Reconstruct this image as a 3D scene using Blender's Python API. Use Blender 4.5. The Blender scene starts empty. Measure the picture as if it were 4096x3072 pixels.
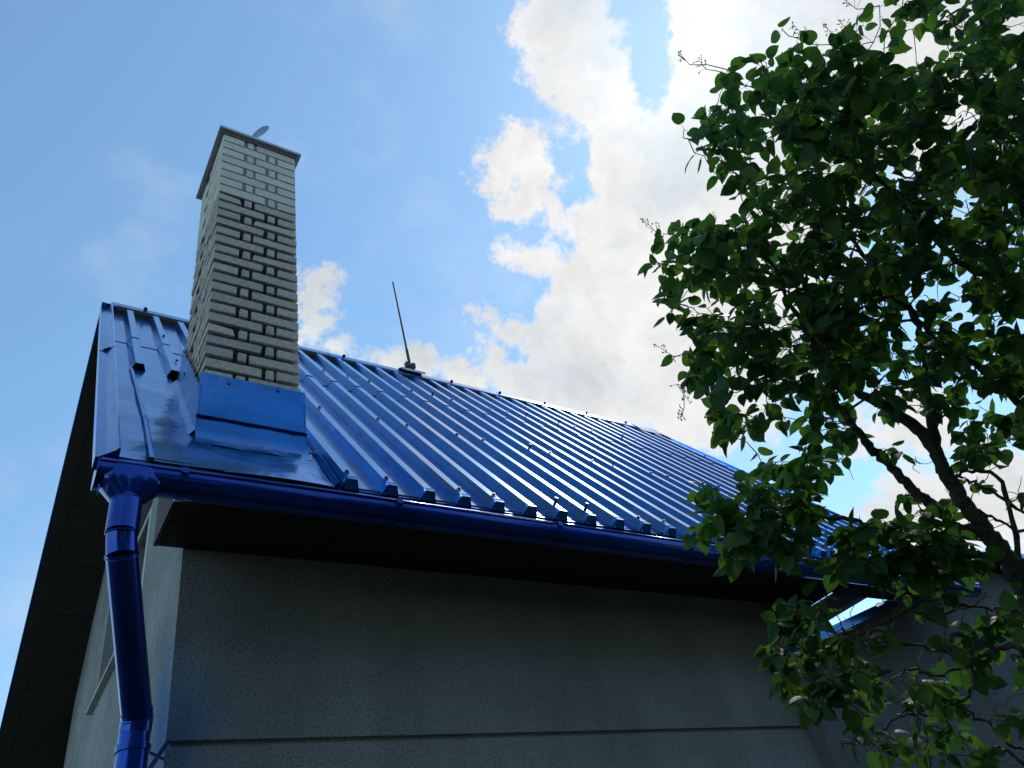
import bpy, bmesh, math, random
import numpy as np
from mathutils import Vector, Matrix
random.seed(7); rng = np.random.default_rng(7)
scene = bpy.context.scene
COL = scene.collection

# ------------------------------------------------------------------ camera
FPX = 3068.0                                   # focal length in pixels of the 4096 px wide photograph
CAM = np.array([-0.6803, -3.4108, 1.6])
RM = np.array([[0.8413, -0.5052, -0.1922], [0.2065, 0.6290, -0.7494], [0.4995, 0.5908, 0.6336]])
u_, s_, v_ = np.linalg.svd(RM); RM = u_ @ v_
cam = bpy.data.cameras.new('camera'); cam_o = bpy.data.objects.new('camera', cam); COL.objects.link(cam_o)
cam.sensor_fit = 'HORIZONTAL'; cam.sensor_width = 36.0; cam.lens = FPX / 4096 * 36
cam.clip_start = 0.02; cam.clip_end = 3000
m = Matrix.Identity(4)
for i in range(3):
    m[i][0] = RM[0][i]; m[i][1] = -RM[1][i]; m[i][2] = -RM[2][i]; m[i][3] = CAM[i]
cam_o.matrix_world = m
scene.camera = cam_o

def ray(x, y):                                 # direction of a photo pixel (4096 x 3072)
    return RM.T @ np.array([(x - 2048) / FPX, (y - 1536) / FPX, 1.0])
def rdir(x, y):
    d = ray(x, y); return d / np.linalg.norm(d)
def hit(x, y, ax, val):                        # where that direction meets an axis plane
    d = ray(x, y); return CAM + d * (val - CAM[ax]) / d[ax]
def at_depth(x, y, D): return CAM + ray(x, y) * D

# ------------------------------------------------------------------ sky and sun
SUN = rdir(2790, 235)
el = math.asin(SUN[2]); az = math.atan2(SUN[0], SUN[1])
world = bpy.data.worlds.new('World'); scene.world = world; world.use_nodes = True
W = world.node_tree; W.nodes.clear()
def wn(t, **k):
    n = W.nodes.new(t)
    for a, b in k.items(): setattr(n, a, b)
    return n
def wl(a, b): W.links.new(a, b)
def setin(n, i, v):
    if hasattr(v, 'links') or hasattr(v, 'is_linked'): W.links.new(v, n.inputs[i])
    else: n.inputs[i].default_value = v
def wm(op, a, b=None, c=None, clamp=False):
    n = wn('ShaderNodeMath', operation=op, use_clamp=clamp)
    for i, v in enumerate((a, b, c)):
        if v is not None: setin(n, i, v)
    return n.outputs[0]
def wv(op, a, b=None, out=0):
    n = wn('ShaderNodeVectorMath', operation=op)
    for i, v in enumerate((a, b)):
        if v is not None: setin(n, i, v)
    return n.outputs[out]
def smooth(x, lo, hi, a=0.0, b=1.0):
    n = wn('ShaderNodeMapRange', interpolation_type='SMOOTHSTEP')
    setin(n, 0, x); n.inputs[1].default_value = lo; n.inputs[2].default_value = hi
    n.inputs[3].default_value = a; n.inputs[4].default_value = b
    return n.outputs[0]
def noise(vec, scale, detail=8, rough=.55, out=0):
    n = wn('ShaderNodeTexNoise'); setin(n, 'Vector', vec); n.inputs['Scale'].default_value = scale
    n.inputs['Detail'].default_value = detail; n.inputs['Roughness'].default_value = rough
    return n.outputs[out]
sky = wn('ShaderNodeTexSky', sky_type='NISHITA')
sky.sun_disc = False; sky.sun_elevation = el; sky.sun_rotation = az
sky.altitude = 200; sky.air_density = 1.0; sky.dust_density = 0.15; sky.ozone_density = 1.0
D0 = wn('ShaderNodeTexCoord').outputs['Generated']
# ragged cloud edges: the direction is pushed about by noise before the cloud masses are looked up
nz = wv('SUBTRACT', noise(D0, 11.0, 5, .62, 1), (.5, .5, .5))
n2 = wn('ShaderNodeVectorMath', operation='SCALE'); wl(nz, n2.inputs[0]); n2.inputs['Scale'].default_value = .075
DW = wv('NORMALIZE', wv('ADD', D0, n2.outputs[0]))
def cap(x, y, r):                                # 1 deep inside a cloud mass, 0 at its rim, falling on outwards
    return wm('MULTIPLY', wm('SUBTRACT', r / FPX, wv('DISTANCE', DW, tuple(rdir(x, y)), 'Value')), 17.0)
def capmax(lst):
    o = None
    for c in lst:
        k = cap(*c); o = k if o is None else wm('MAXIMUM', o, k)
    return o
masses = capmax([(2325, 20, 110), (2360, 190, 125), (2395, 370, 150), (2425, 560, 150), (2460, 740, 150), (2015, 690, 55), (2080, 630, 75), (2150, 600, 50),
    (2150, 725, 75), (2240, 790, 80), (2330, 865, 90), (2560, 930, 270), (2720, 1300, 420), (2880, 800, 450), (3060, 450, 420), (3350, 20, 540), (2340, 1090, 120), (2120, 1085, 45),
    (2220, 1060, 80), (2230, 1270, 100), (2350, 1490, 230), (2040, 1335, 60), (2140, 1360, 80), (1990, 1440, 15), (2100, 1500, 50), (2790, 120, 150), (2700, 300, 90), (1255, 1210, 5), (1225, 1310, 15), (1690, 1430, 15),
    (1610, 1440, -10), (1830, 1530, 25), (1420, 1450, -10), (3980, 2060, 110), (4080, 1900, 60), (3620, 1700, 70), (3700, 2150, 120), (2195, 155, 45), (2215, 210, 30)])
gaps = capmax([(2540, 20, 70), (2560, 150, 85), (2600, 260, 55), (2625, 345, 35), (2290, 640, 55), (2345, 745, 40), (2090, 1185, 75)])
fbm = noise(D0, 13.0, 9, .68)
core = wm('MINIMUM', wm('SUBTRACT', masses, wm('MULTIPLY', wm('MAXIMUM', gaps, -.5), 1.3)), 2.2)
turb = wm('ADD', wm('MULTIPLY', wm('SUBTRACT', fbm, .5), 3.4), wm('MULTIPLY', wm('SUBTRACT', noise(D0, 48.0, 4, .62), .5), .9))
field = wm('ADD', core, turb)
# beyond the picture: the same broken cloud, without a plan of its own
VIEW = tuple(rdir(2048, 1300))
away = smooth(wv('DOT_PRODUCT', D0, VIEW, 'Value'), .80, .55)
other = smooth(noise(D0, 2.3, 5, .6), .58, .70)
field = wm('MAXIMUM', field, wm('SUBTRACT', wm('MULTIPLY', wm('MULTIPLY', other, away), 2.0), .8))
mask = wm('MAXIMUM', smooth(field, -.05, .58), wm('MULTIPLY', smooth(noise(D0, 5.0, 6, .62), .48, .75), .22))
thick = smooth(wm('ADD', wm('MULTIPLY', noise(DW, 4.2, 3, .5), 1.6), wm('MULTIPLY', field, .10)), .80, 1.15)
cs = wv('DOT_PRODUCT', D0, tuple(SUN), 'Value')
glow = smooth(cs, math.cos(.42), 1.0)
glow2 = smooth(cs, math.cos(.19), 1.0)
mixc = wn('ShaderNodeMix', data_type='RGBA'); wl(thick, mixc.inputs[0])
mixc.inputs[6].default_value = (.87, .87, .865, 1); mixc.inputs[7].default_value = (.64, .70, .74, 1)
bri = wm('ADD', smooth(noise(DW, 17.0, 7, .6), .3, .7, .90, 1.07), wm('ADD', wm('MULTIPLY', glow, .05), wm('MULTIPLY', glow2, .28)))
cl = wn('ShaderNodeVectorMath', operation='SCALE'); wl(mixc.outputs[2], cl.inputs[0]); wl(bri, cl.inputs['Scale'])
SKY_STRENGTH = 0.15
skg = wn('ShaderNodeVectorMath', operation='MULTIPLY'); wl(sky.outputs[0], skg.inputs[0]); skg.inputs[1].default_value = (1.24, 1.52, 1.46)
cl2 = wn('ShaderNodeVectorMath', operation='SCALE'); wl(cl.outputs[0], cl2.inputs[0]); cl2.inputs['Scale'].default_value = 1 / SKY_STRENGTH
mixs = wn('ShaderNodeMix', data_type='RGBA'); wl(mask, mixs.inputs[0]); wl(skg.outputs[0], mixs.inputs[6]); wl(cl2.outputs[0], mixs.inputs[7])
bg = wn('ShaderNodeBackground'); wl(mixs.outputs[2], bg.inputs[0]); bg.inputs[1].default_value = SKY_STRENGTH
wl(bg.outputs[0], wn('ShaderNodeOutputWorld').inputs[0])
sun = bpy.data.lights.new('sun', 'SUN'); sun.energy = 2.0; sun.angle = math.radians(4); sun.color = (1, .95, .88)
sun_o = bpy.data.objects.new('sun', sun); COL.objects.link(sun_o)
sun_o.rotation_euler = Vector(-SUN).to_track_quat('-Z', 'Y').to_euler(); sun_o.location = (0, 0, 20)
scene.view_settings.view_transform = 'Standard'; scene.view_settings.look = 'None'
scene.view_settings.exposure = 0; scene.view_settings.gamma = 1; scene.view_settings.use_curve_mapping = False
scene.render.engine = 'CYCLES'
scene.cycles.use_denoising = True
world.cycles.sampling_method = 'MANUAL'; world.cycles.sample_map_resolution = 512
scene.cycles.max_bounces = 6; scene.cycles.transmission_bounces = 4; scene.cycles.transparent_max_bounces = 4

# ------------------------------------------------------------------ materials
def mat(name, col, rough=.6, **k):
    m_ = bpy.data.materials.new(name); m_.use_nodes = True
    b = m_.node_tree.nodes['Principled BSDF']
    b.inputs['Base Color'].default_value = (*col, 1); b.inputs['Roughness'].default_value = rough
    for a, v in k.items(): b.inputs[a.replace('_', ' ')].default_value = v
    return m_
def nodes(m_):
    t = m_.node_tree; b = t.nodes['Principled BSDF']
    def N(ty, **k):
        n = t.nodes.new(ty)
        for a, v in k.items(): setattr(n, a, v)
        return n
    return t, b, N
def noisy(m_, scale=20, amt=.25, bump=0., bscale=None, detail=6, dist=.01, objvar=0., stretch=None, coord='Object'):
    """colour variation, relief and a tint per object on a plain material"""
    t, b, N = nodes(m_); L = t.links.new
    tc = N('ShaderNodeTexCoord'); co = tc.outputs[coord]
    if coord == 'World': pass
    if stretch:
        mp = N('ShaderNodeMapping'); mp.inputs['Scale'].default_value = stretch; L(co, mp.inputs[0]); co = mp.outputs[0]
    col = tuple(b.inputs['Base Color'].default_value)
    n = N('ShaderNodeTexNoise'); n.inputs['Scale'].default_value = scale; n.inputs['Detail'].default_value = detail; L(co, n.inputs['Vector'])
    r = N('ShaderNodeMapRange'); L(n.outputs[0], r.inputs[0]); r.inputs[1].default_value = .3; r.inputs[2].default_value = .7
    r.inputs[3].default_value = 1 - amt; r.inputs[4].default_value = 1 + amt
    f = r.outputs[0]
    if objvar:
        oi = N('ShaderNodeObjectInfo'); q = N('ShaderNodeMapRange'); L(oi.outputs['Random'], q.inputs[0])
        q.inputs[3].default_value = 1 - objvar; q.inputs[4].default_value = 1 + objvar
        mm = N('ShaderNodeMath', operation='MULTIPLY'); L(f, mm.inputs[0]); L(q.outputs[0], mm.inputs[1]); f = mm.outputs[0]
    s = N('ShaderNodeVectorMath', operation='SCALE'); s.inputs[0].default_value = col[:3]; L(f, s.inputs['Scale'])
    L(s.outputs[0], b.inputs['Base Color'])
    if bump:
        n3 = N('ShaderNodeTexNoise'); n3.inputs['Scale'].default_value = bscale or scale * 3; n3.inputs['Detail'].default_value = 4; L(co, n3.inputs['Vector'])
        bp = N('ShaderNodeBump'); bp.inputs['Strength'].default_value = bump; bp.inputs['Distance'].default_value = dist
        L(n3.outputs[0], bp.inputs['Height']); L(bp.outputs[0], b.inputs['Normal'])
    return m_

M = {}
def blue(name, col, rough, coat_r, wav=.12, wscale=3.0):
    m_ = mat(name, col, rough, Metallic=.66, Coat_Weight=.6, Coat_Roughness=coat_r, Coat_IOR=1.5, Specular_IOR_Level=.1)
    t, b, N = nodes(m_); L = t.links.new
    tc = N('ShaderNodeTexCoord')
    n = N('ShaderNodeTexNoise'); n.inputs['Scale'].default_value = wscale; n.inputs['Detail'].default_value = 3; L(tc.outputs['Object'], n.inputs['Vector'])
    k = N('ShaderNodeTexNoise'); k.inputs['Scale'].default_value = 90; k.inputs['Detail'].default_value = 3; L(tc.outputs['Object'], k.inputs['Vector'])
    a = N('ShaderNodeMath', operation='MULTIPLY_ADD'); L(k.outputs[0], a.inputs[0]); a.inputs[1].default_value = .03; L(n.outputs[0], a.inputs[2])
    bp = N('ShaderNodeBump'); bp.inputs['Strength'].default_value = wav; bp.inputs['Distance'].default_value = .03
    L(a.outputs[0], bp.inputs['Height']); L(bp.outputs[0], b.inputs['Normal']); L(bp.outputs[0], b.inputs['Coat Normal'])
    mp = N('ShaderNodeMapping'); mp.inputs['Scale'].default_value = (26, 1.2, 1.2); L(tc.outputs['Object'], mp.inputs[0])
    dn = N('ShaderNodeTexNoise'); dn.inputs['Scale'].default_value = 1.5; dn.inputs['Detail'].default_value = 7; L(mp.outputs[0], dn.inputs['Vector'])
    dr0 = N('ShaderNodeMapRange'); L(dn.outputs[0], dr0.inputs[0]); dr0.inputs[1].default_value = .35; dr0.inputs[2].default_value = .75; dr0.inputs[3].default_value = coat_r * .7; dr0.inputs[4].default_value = coat_r * 2.6
    L(dr0.outputs[0], b.inputs['Coat Roughness'])
    v = N('ShaderNodeTexNoise'); v.inputs['Scale'].default_value = 5; v.inputs['Detail'].default_value = 6; L(tc.outputs['Object'], v.inputs['Vector'])
    r = N('ShaderNodeMapRange'); L(v.outputs[0], r.inputs[0]); r.inputs[1].default_value = .3; r.inputs[2].default_value = .7; r.inputs[3].default_value = .78; r.inputs[4].default_value = 1.2
    s = N('ShaderNodeVectorMath', operation='SCALE'); s.inputs[0].default_value = col; L(r.outputs[0], s.inputs['Scale']); L(s.outputs[0], b.inputs['Base Color'])
    return m_
BLUE = (.0, .145, .45)
M['roof'] = blue('blue_roof_paint', BLUE, .22, .08, .10, 2.5)
M['flash'] = blue('blue_flashing_paint', BLUE, .20, .05, .35, 3.5)
M['gutter'] = blue('blue_gutter_paint', (.002, .05, .34), .22, .05, .05, 5)
M['screw'] = mat('dark_blue_screw', (.01, .04, .18), .35, Coat_Weight=.6)

def stucco(name, col, blue_patch=False):
    m_ = mat(name, col, .95, Specular_IOR_Level=.15)
    t, b, N = nodes(m_); L = t.links.new
    tc = N('ShaderNodeTexCoord'); co = tc.outputs['Object']
    big = N('ShaderNodeTexNoise'); big.inputs['Scale'].default_value = 1.6; big.inputs['Detail'].default_value = 8; L(co, big.inputs['Vector'])
    r1 = N('ShaderNodeMapRange'); L(big.outputs[0], r1.inputs[0]); r1.inputs[1].default_value = .3; r1.inputs[2].default_value = .7; r1.inputs[3].default_value = .78; r1.inputs[4].default_value = 1.15
    fine = N('ShaderNodeTexNoise'); fine.inputs['Scale'].default_value = 95; fine.inputs['Detail'].default_value = 3; L(co, fine.inputs['Vector'])
    pit = N('ShaderNodeMapRange'); L(fine.outputs[0], pit.inputs[0]); pit.inputs[1].default_value = .33; pit.inputs[2].default_value = .48; pit.inputs[3].default_value = .45; pit.inputs[4].default_value = 1.0
    mp = N('ShaderNodeMapping'); mp.inputs['Scale'].default_value = (5, 5, .45); L(co, mp.inputs[0])
    stn = N('ShaderNodeTexNoise'); stn.inputs['Scale'].default_value = 1.4; stn.inputs['Detail'].default_value = 7; L(mp.outputs[0], stn.inputs['Vector'])
    sr = N('ShaderNodeMapRange'); L(stn.outputs[0], sr.inputs[0]); sr.inputs[1].default_value = .3; sr.inputs[2].default_value = .7; sr.inputs[3].default_value = .93; sr.inputs[4].default_value = 1.05
    m0 = N('ShaderNodeMath', operation='MULTIPLY'); L(r1.outputs[0], m0.inputs[0]); L(sr.outputs[0], m0.inputs[1])
    mu = N('ShaderNodeMath', operation='MULTIPLY'); L(m0.outputs[0], mu.inputs[0]); L(pit.outputs[0], mu.inputs[1])
    s = N('ShaderNodeVectorMath', operation='SCALE'); s.inputs[0].default_value = col; L(mu.outputs[0], s.inputs['Scale'])
    vo = N('ShaderNodeTexVoronoi'); vo.inputs['Scale'].default_value = 14; L(co, vo.inputs['Vector'])
    sp = N('ShaderNodeMath', operation='LESS_THAN'); L(vo.outputs['Distance'], sp.inputs[0]); sp.inputs[1].default_value = .055
    rr = N('ShaderNodeSeparateColor'); L(vo.outputs['Color'], rr.inputs[0])
    s2 = N('ShaderNodeMath', operation='GREATER_THAN'); L(rr.outputs[0], s2.inputs[0]); s2.inputs[1].default_value = .55
    s3 = N('ShaderNodeMath', operation='MULTIPLY'); L(sp.outputs[0], s3.inputs[0]); L(s2.outputs[0], s3.inputs[1])
    mx = N('ShaderNodeMix', data_type='RGBA'); L(s3.outputs[0], mx.inputs[0]); L(s.outputs[0], mx.inputs[6]); mx.inputs[7].default_value = (.62, .64, .62, 1)
    outc = mx.outputs[2]
    if blue_patch:                                            # soft blue patch in the wall colour beside the downpipe
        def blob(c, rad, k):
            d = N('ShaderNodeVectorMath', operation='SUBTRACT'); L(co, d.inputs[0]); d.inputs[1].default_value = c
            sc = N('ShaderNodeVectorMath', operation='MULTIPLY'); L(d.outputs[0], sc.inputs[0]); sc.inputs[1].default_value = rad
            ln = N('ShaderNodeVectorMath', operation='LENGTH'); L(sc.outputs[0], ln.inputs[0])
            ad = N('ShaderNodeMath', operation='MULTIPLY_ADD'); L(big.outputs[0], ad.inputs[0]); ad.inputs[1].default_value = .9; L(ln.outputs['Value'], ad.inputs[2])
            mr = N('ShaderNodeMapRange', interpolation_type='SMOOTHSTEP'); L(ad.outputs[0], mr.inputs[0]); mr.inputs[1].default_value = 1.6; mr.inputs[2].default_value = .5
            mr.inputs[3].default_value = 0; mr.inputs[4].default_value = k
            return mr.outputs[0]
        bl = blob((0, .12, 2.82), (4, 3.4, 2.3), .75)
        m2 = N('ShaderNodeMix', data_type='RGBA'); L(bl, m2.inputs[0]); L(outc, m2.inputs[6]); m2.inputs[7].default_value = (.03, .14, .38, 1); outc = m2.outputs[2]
    L(outc, b.inputs['Base Color'])
    bp = N('ShaderNodeBump'); bp.inputs['Strength'].default_value = .8; bp.inputs['Distance'].default_value = .006; L(fine.outputs[0], bp.inputs['Height']); L(bp.outputs[0], b.inputs['Normal'])
    return m_
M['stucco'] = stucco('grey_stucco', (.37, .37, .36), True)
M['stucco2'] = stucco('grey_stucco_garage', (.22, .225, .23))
M['groove'] = noisy(mat('groove_dark', (.05, .055, .055), .95), 30, .3)
M['brick_old'] = noisy(mat('weathered_brick', (.56, .475, .395), .9), 45, .16, .5, 160, dist=.004, objvar=.10)
M['brick_new'] = noisy(mat('cleaner_brick', (.73, .64, .545), .9), 40, .10, .35, 160, dist=.003, objvar=.07)
M['mortar_old'] = noisy(mat('sooty_mortar', (.022, .022, .024), .95), 60, .4, .6, 150)
M['mortar_new'] = noisy(mat('pale_mortar', (.26, .25, .235), .95), 60, .2, .5, 150)
M['capm'] = noisy(mat('chimney_cap_sheet', (.55, .55, .56), .55), 12, .15)
M['steel'] = noisy(mat('galvanised_sheet', (.30, .35, .42), .5, Metallic=.35), 10, .15)
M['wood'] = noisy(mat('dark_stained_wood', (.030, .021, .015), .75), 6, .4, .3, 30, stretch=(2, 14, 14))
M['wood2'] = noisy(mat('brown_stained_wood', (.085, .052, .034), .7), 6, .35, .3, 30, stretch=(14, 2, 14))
M['pvc'] = mat('white_window_frame', (.75, .76, .77), .35)
M['glass'] = mat('window_glass', (.03, .035, .04), .05, Specular_IOR_Level=.8)
M['sill'] = noisy(mat('pale_sill', (.55, .55, .53), .6), 20, .15)
M['rod'] = mat('dark_metal_rod', (.05, .06, .075), .45, Metallic=.5)
M['bark'] = noisy(mat('lichen_bark', (.10, .097, .08), .95), 28, .55, 1.0, 60, dist=.015)
M['twig'] = noisy(mat('twig_bark', (.085, .075, .06), .9), 40, .35)
M['seed'] = mat('dry_seed', (.07, .055, .035), .9)
M['grass'] = noisy(mat('lawn', (.018, .027, .012), .95), 2, .4, .6, 40, dist=.05)

def leaf_mat():
    m_ = bpy.data.materials.new('lilac_leaf'); m_.use_nodes = True; t = m_.node_tree; L = t.links.new
    b = t.nodes['Principled BSDF']; out = t.nodes['Material Output']
    at = t.nodes.new('ShaderNodeAttribute'); at.attribute_name = 'tint'; at.attribute_type = 'GEOMETRY'
    oi = t.nodes.new('ShaderNodeObjectInfo')
    ad = t.nodes.new('ShaderNodeMath'); ad.operation = 'ADD'; L(at.outputs['Fac'], ad.inputs[0]); L(oi.outputs['Random'], ad.inputs[1])
    fr = t.nodes.new('ShaderNodeMath'); fr.operation = 'FRACT'; L(ad.outputs[0], fr.inputs[0])
    cr = t.nodes.new('ShaderNodeValToRGB'); L(fr.outputs[0], cr.inputs[0])
    e = cr.color_ramp.elements; e[0].position = 0; e[0].color = (.032, .082, .034, 1); e[1].position = 1; e[1].color = (.088, .165, .036, 1)
    x = e.new(.55); x.color = (.048, .115, .038, 1)
    L(cr.outputs[0], b.inputs['Base Color']); b.inputs['Roughness'].default_value = .5; b.inputs['Specular IOR Level'].default_value = .2
    tr = t.nodes.new('ShaderNodeBsdfTranslucent')
    sc = t.nodes.new('ShaderNodeVectorMath'); sc.operation = 'MULTIPLY'; L(cr.outputs[0], sc.inputs[0]); sc.inputs[1].default_value = (1.35, 1.6, .6); L(sc.outputs[0], tr.inputs[0])
    mx = t.nodes.new('ShaderNodeMixShader'); mx.inputs[0].default_value = .45; L(b.outputs[0], mx.inputs[1]); L(tr.outputs[0], mx.inputs[2]); L(mx.outputs[0], out.inputs[0])
    return m_
M['leaf'] = leaf_mat()

# ------------------------------------------------------------------ mesh helpers
def link(name, me, m_, parent=None, loc=None):
    o = bpy.data.objects.new(name, me); COL.objects.link(o)
    if m_ is not None and not me.materials: me.materials.append(M[m_] if isinstance(m_, str) else m_)
    if parent is not None: o.parent = parent
    if loc is not None: o.location = loc
    return o
def mesh(name, V, F, m_, parent=None, smooth=False, loc=None):
    me = bpy.data.meshes.new(name); me.from_pydata([tuple(map(float, v)) for v in V], [], F); me.update()
    if smooth: me.polygons.foreach_set('use_smooth', [True] * len(me.polygons))
    return link(name, me, m_, parent, loc)
def empty(name, loc, label, cat, group=None):
    o = bpy.data.objects.new(name, None); COL.objects.link(o); o.location = loc; o.empty_display_size = .1
    o['label'] = label; o['category'] = cat
    if group: o['group'] = group
    return o
def part_empty(name, parent):
    o = bpy.data.objects.new(name, None); COL.objects.link(o); o.parent = parent; return o
class MB:
    def __init__(s): s.V = []; s.F = []
    def add(s, V, F):
        k = len(s.V); s.V += [tuple(map(float, v)) for v in V]; s.F += [tuple(i + k for i in f) for f in F]; return s
    def box(s, a, b):
        (x0, y0, z0), (x1, y1, z1) = a, b
        return s.add([(x0,y0,z0),(x1,y0,z0),(x1,y1,z0),(x0,y1,z0),(x0,y0,z1),(x1,y0,z1),(x1,y1,z1),(x0,y1,z1)],
                     [(0,3,2,1),(4,5,6,7),(0,1,5,4),(1,2,6,5),(2,3,7,6),(3,0,4,7)])
    def quad(s, *p): return s.add(p, [tuple(range(len(p)))])
    def tube(s, P, R, n=10, caps=True):
        P = [np.array(p, float) for p in P]; V = []; F = []
        prev = None
        for i, p in enumerate(P):
            d = (P[min(i + 1, len(P) - 1)] - P[max(i - 1, 0)]); d = d / (np.linalg.norm(d) + 1e-12)
            if prev is None:
                a = np.array([0, 0, 1.]) if abs(d[2]) < .9 else np.array([1., 0, 0]); e1 = np.cross(d, a)
            else: e1 = prev - d * (prev @ d)
            e1 /= np.linalg.norm(e1) + 1e-12; prev = e1; e2 = np.cross(d, e1)
            r = R[i] if hasattr(R, '__len__') else R
            for k in range(n):
                t = 2 * math.pi * k / n; V.append(p + r * (math.cos(t) * e1 + math.sin(t) * e2))
        for i in range(len(P) - 1):
            for k in range(n): F.append((i*n+k, i*n+(k+1)%n, (i+1)*n+(k+1)%n, (i+1)*n+k))
        if caps: F.append(tuple(range(n))[::-1]); F.append(tuple((len(P)-1)*n + k for k in range(n)))
        return s.add(V, F)
    def sweep(s, prof, P0, P1, close=True):           # profile points given as 3-D offsets, swept from P0 to P1
        n = len(prof); V = [np.array(P0) + np.array(q) for q in prof] + [np.array(P1) + np.array(q) for q in prof]
        F = [(i, (i+1) % n, n + (i+1) % n, n + i) for i in range(n if close else n - 1)]
        if close: F += [tuple(range(n))[::-1], tuple(range(n, 2*n))]
        return s.add(V, F)
    def build(s, name, m_, parent=None, smooth=False, loc=None, fix=True, autos=False):
        o = mesh(name, s.V, s.F, m_, parent, smooth, loc)
        if fix:
            bm = bmesh.new(); bm.from_mesh(o.data); bmesh.ops.recalc_face_normals(bm, faces=bm.faces); bm.to_mesh(o.data); bm.free()
        if autos:
            o.data.set_sharp_from_angle(angle=math.radians(40))
        return o

# ------------------------------------------------------------------ key measures (metres)
L_W = 4.521; YR, ZR = 1.878, 7.039; YE, ZE = .570, 3.7486; RX0, DR = .5958, .2063
XL, XR = -.415, 5.889; GX, GZ = -.661, 3.573; ZG = 2.741
CX0, CX1, CY0, CY1, ZB, CH = -.0403, .4745, -.2468, .3453, 6.1339, .0878
TP = (ZR - ZE) / (YR + YE); PN = np.array([0, -TP, 1]) / math.hypot(1, TP); PU = np.array([0, 1, TP]) / math.hypot(1, TP)
SL = math.hypot(YR + YE, ZR - ZE)                       # length of the front slope
E0 = np.array([0, -YE, ZE])
def RP(x, s, h=0.): return E0 + np.array([x, 0, 0]) + s * PU + h * PN       # on the front slope: along, up, proud of the rib tops
def RB(x, s, h=0.):                                      # the same on the back slope
    p = RP(x, s, h); return np.array([p[0], 2 * YR - p[1], p[2]])
def hitroof(x, y, h=-.054):
    d = ray(x, y); o = E0 + h * PN; p = CAM + d * (((o - CAM) @ PN) / (d @ PN)) - E0
    return p[0], p @ PU
PAN = -.054

# ------------------------------------------------------------------ ground
g_ = mesh('ground', [(-300,-300,0),(300,-300,0),(300,300,0),(-300,300,0)], [(0,1,2,3)], 'grass'); g_['kind'] = 'structure'

# ================================================================== HOUSE
house = empty('house', (0, 0, 0), 'grey stucco house with glossy blue ribbed metal roof and brick chimney', 'house')
XG = -.018; YB = 2 * YR
# ---- walls (front, two gables, back) with the groove that runs round them
w = MB()
def yl(z): return max(0.0, YR - (ZR - .16 - z) / TP)
def yh(z): return min(YB, YR + (ZR - .16 - z) / TP)
zk = ZR - .16 - YR * TP                                  # where the gable begins to narrow
sl_ = hit(342, 2858, 0, -.055)
WY0, WY1, WZ0, WZ1 = 1.05, sl_[1] - .10, sl_[2] + .022, 5.02              # window opening in the left gable
for X, side in ((XG, 0), (L_W, 1)):
    zs = [ZG, WZ0, zk, WZ1, ZR - .16] if not side else [ZG, zk, ZR - .16]
    if not side:
        def q(y0, y1, z0, z1): w.quad((X, y0, z0), (X, y1, z0), (X, y1, z1), (X, y0, z1))
        q(0, YB, ZG, WZ0); 
        for z0, z1 in ((WZ0, max(zk, WZ0)), (max(zk, WZ0), WZ1)):
            if z1 - z0 < 1e-4: continue
            w.quad((X, yl(z0), z0), (X, WY0, z0), (X, WY0, z1), (X, yl(z1), z1))
            w.quad((X, WY1, z0), (X, yh(z0), z0), (X, yh(z1), z1), (X, WY1, z1))
        w.add([(X, yl(WZ1), WZ1), (X, yh(WZ1), WZ1), (X, YR, ZR - .16)], [(0, 1, 2)])
    else:
        w.add([(X, 0, ZG), (X, YB, ZG), (X, YB, zk), (X, YR, ZR - .16), (X, 0, zk)], [(0, 1, 2, 3, 4)])
for Y in (0, YB): w.quad((XG, Y, ZG), (L_W, Y, ZG), (L_W, Y, zk), (XG, Y, zk))
def ring(z0, i0, z1, i1):
    a = [(XG + i0, i0, z0), (L_W - i0, i0, z0), (L_W - i0, YB - i0, z0), (XG + i0, YB - i0, z0)]
    b = [(XG + i1, i1, z1), (L_W - i1, i1, z1), (L_W - i1, YB - i1, z1), (XG + i1, YB - i1, z1)]
    w.add(a + b, [(i, (i+1) % 4, 4 + (i+1) % 4, 4 + i) for i in range(4)])
ring(0, 0, ZG - .036, 0); ring(ZG - .036, 0, ZG - .020, .020); ring(ZG - .020, .020, ZG - .002, .022); ring(ZG - .002, .022, ZG, 0)
RV = .16                                                 # window reveal
for a, b in (((WY0, WZ0), (WY1, WZ0)), ((WY1, WZ0), (WY1, WZ1)), ((WY1, WZ1), (WY0, WZ1)), ((WY0, WZ1), (WY0, WZ0))):
    w.quad((XG, *a), (XG, *b), (XG + RV, *b), (XG + RV, *a))
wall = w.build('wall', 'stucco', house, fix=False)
win = part_empty('window', house)
fx = XG + .11
def bars(y0, y1, z0, z1, t, x0, x1, name, m_):
    b = MB()
    b.box((x0, y0, z0), (x1, y0 + t, z1)); b.box((x0, y1 - t, z0), (x1, y1, z1))
    b.box((x0, y0 + t, z0), (x1, y1 - t, z0 + t)); b.box((x0, y0 + t, z1 - t), (x1, y1 - t, z1))
    return b.build(name, m_, win)
bars(WY0, WY1, WZ0, WZ1, .06, fx, fx + .05, 'frame', 'pvc')
ym = (WY0 + WY1) / 2
for a, b in ((WY0 + .062, ym - .002), (ym + .002, WY1 - .062)):
    bars(a, b, WZ0 + .062, WZ1 - .062, .05, fx - .012, fx + .03, 'sash', 'pvc')
    MB().box((fx + .005, a + .05, WZ0 + .112), (fx + .015, b - .05, WZ1 - .112)).build('pane', 'glass', win)
MB().box((XG - .038, WY0 - .06, WZ0 - .026), (XG + .11, WY1 + .10, WZ0 - .004)).build('sill', 'sill', win)

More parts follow.
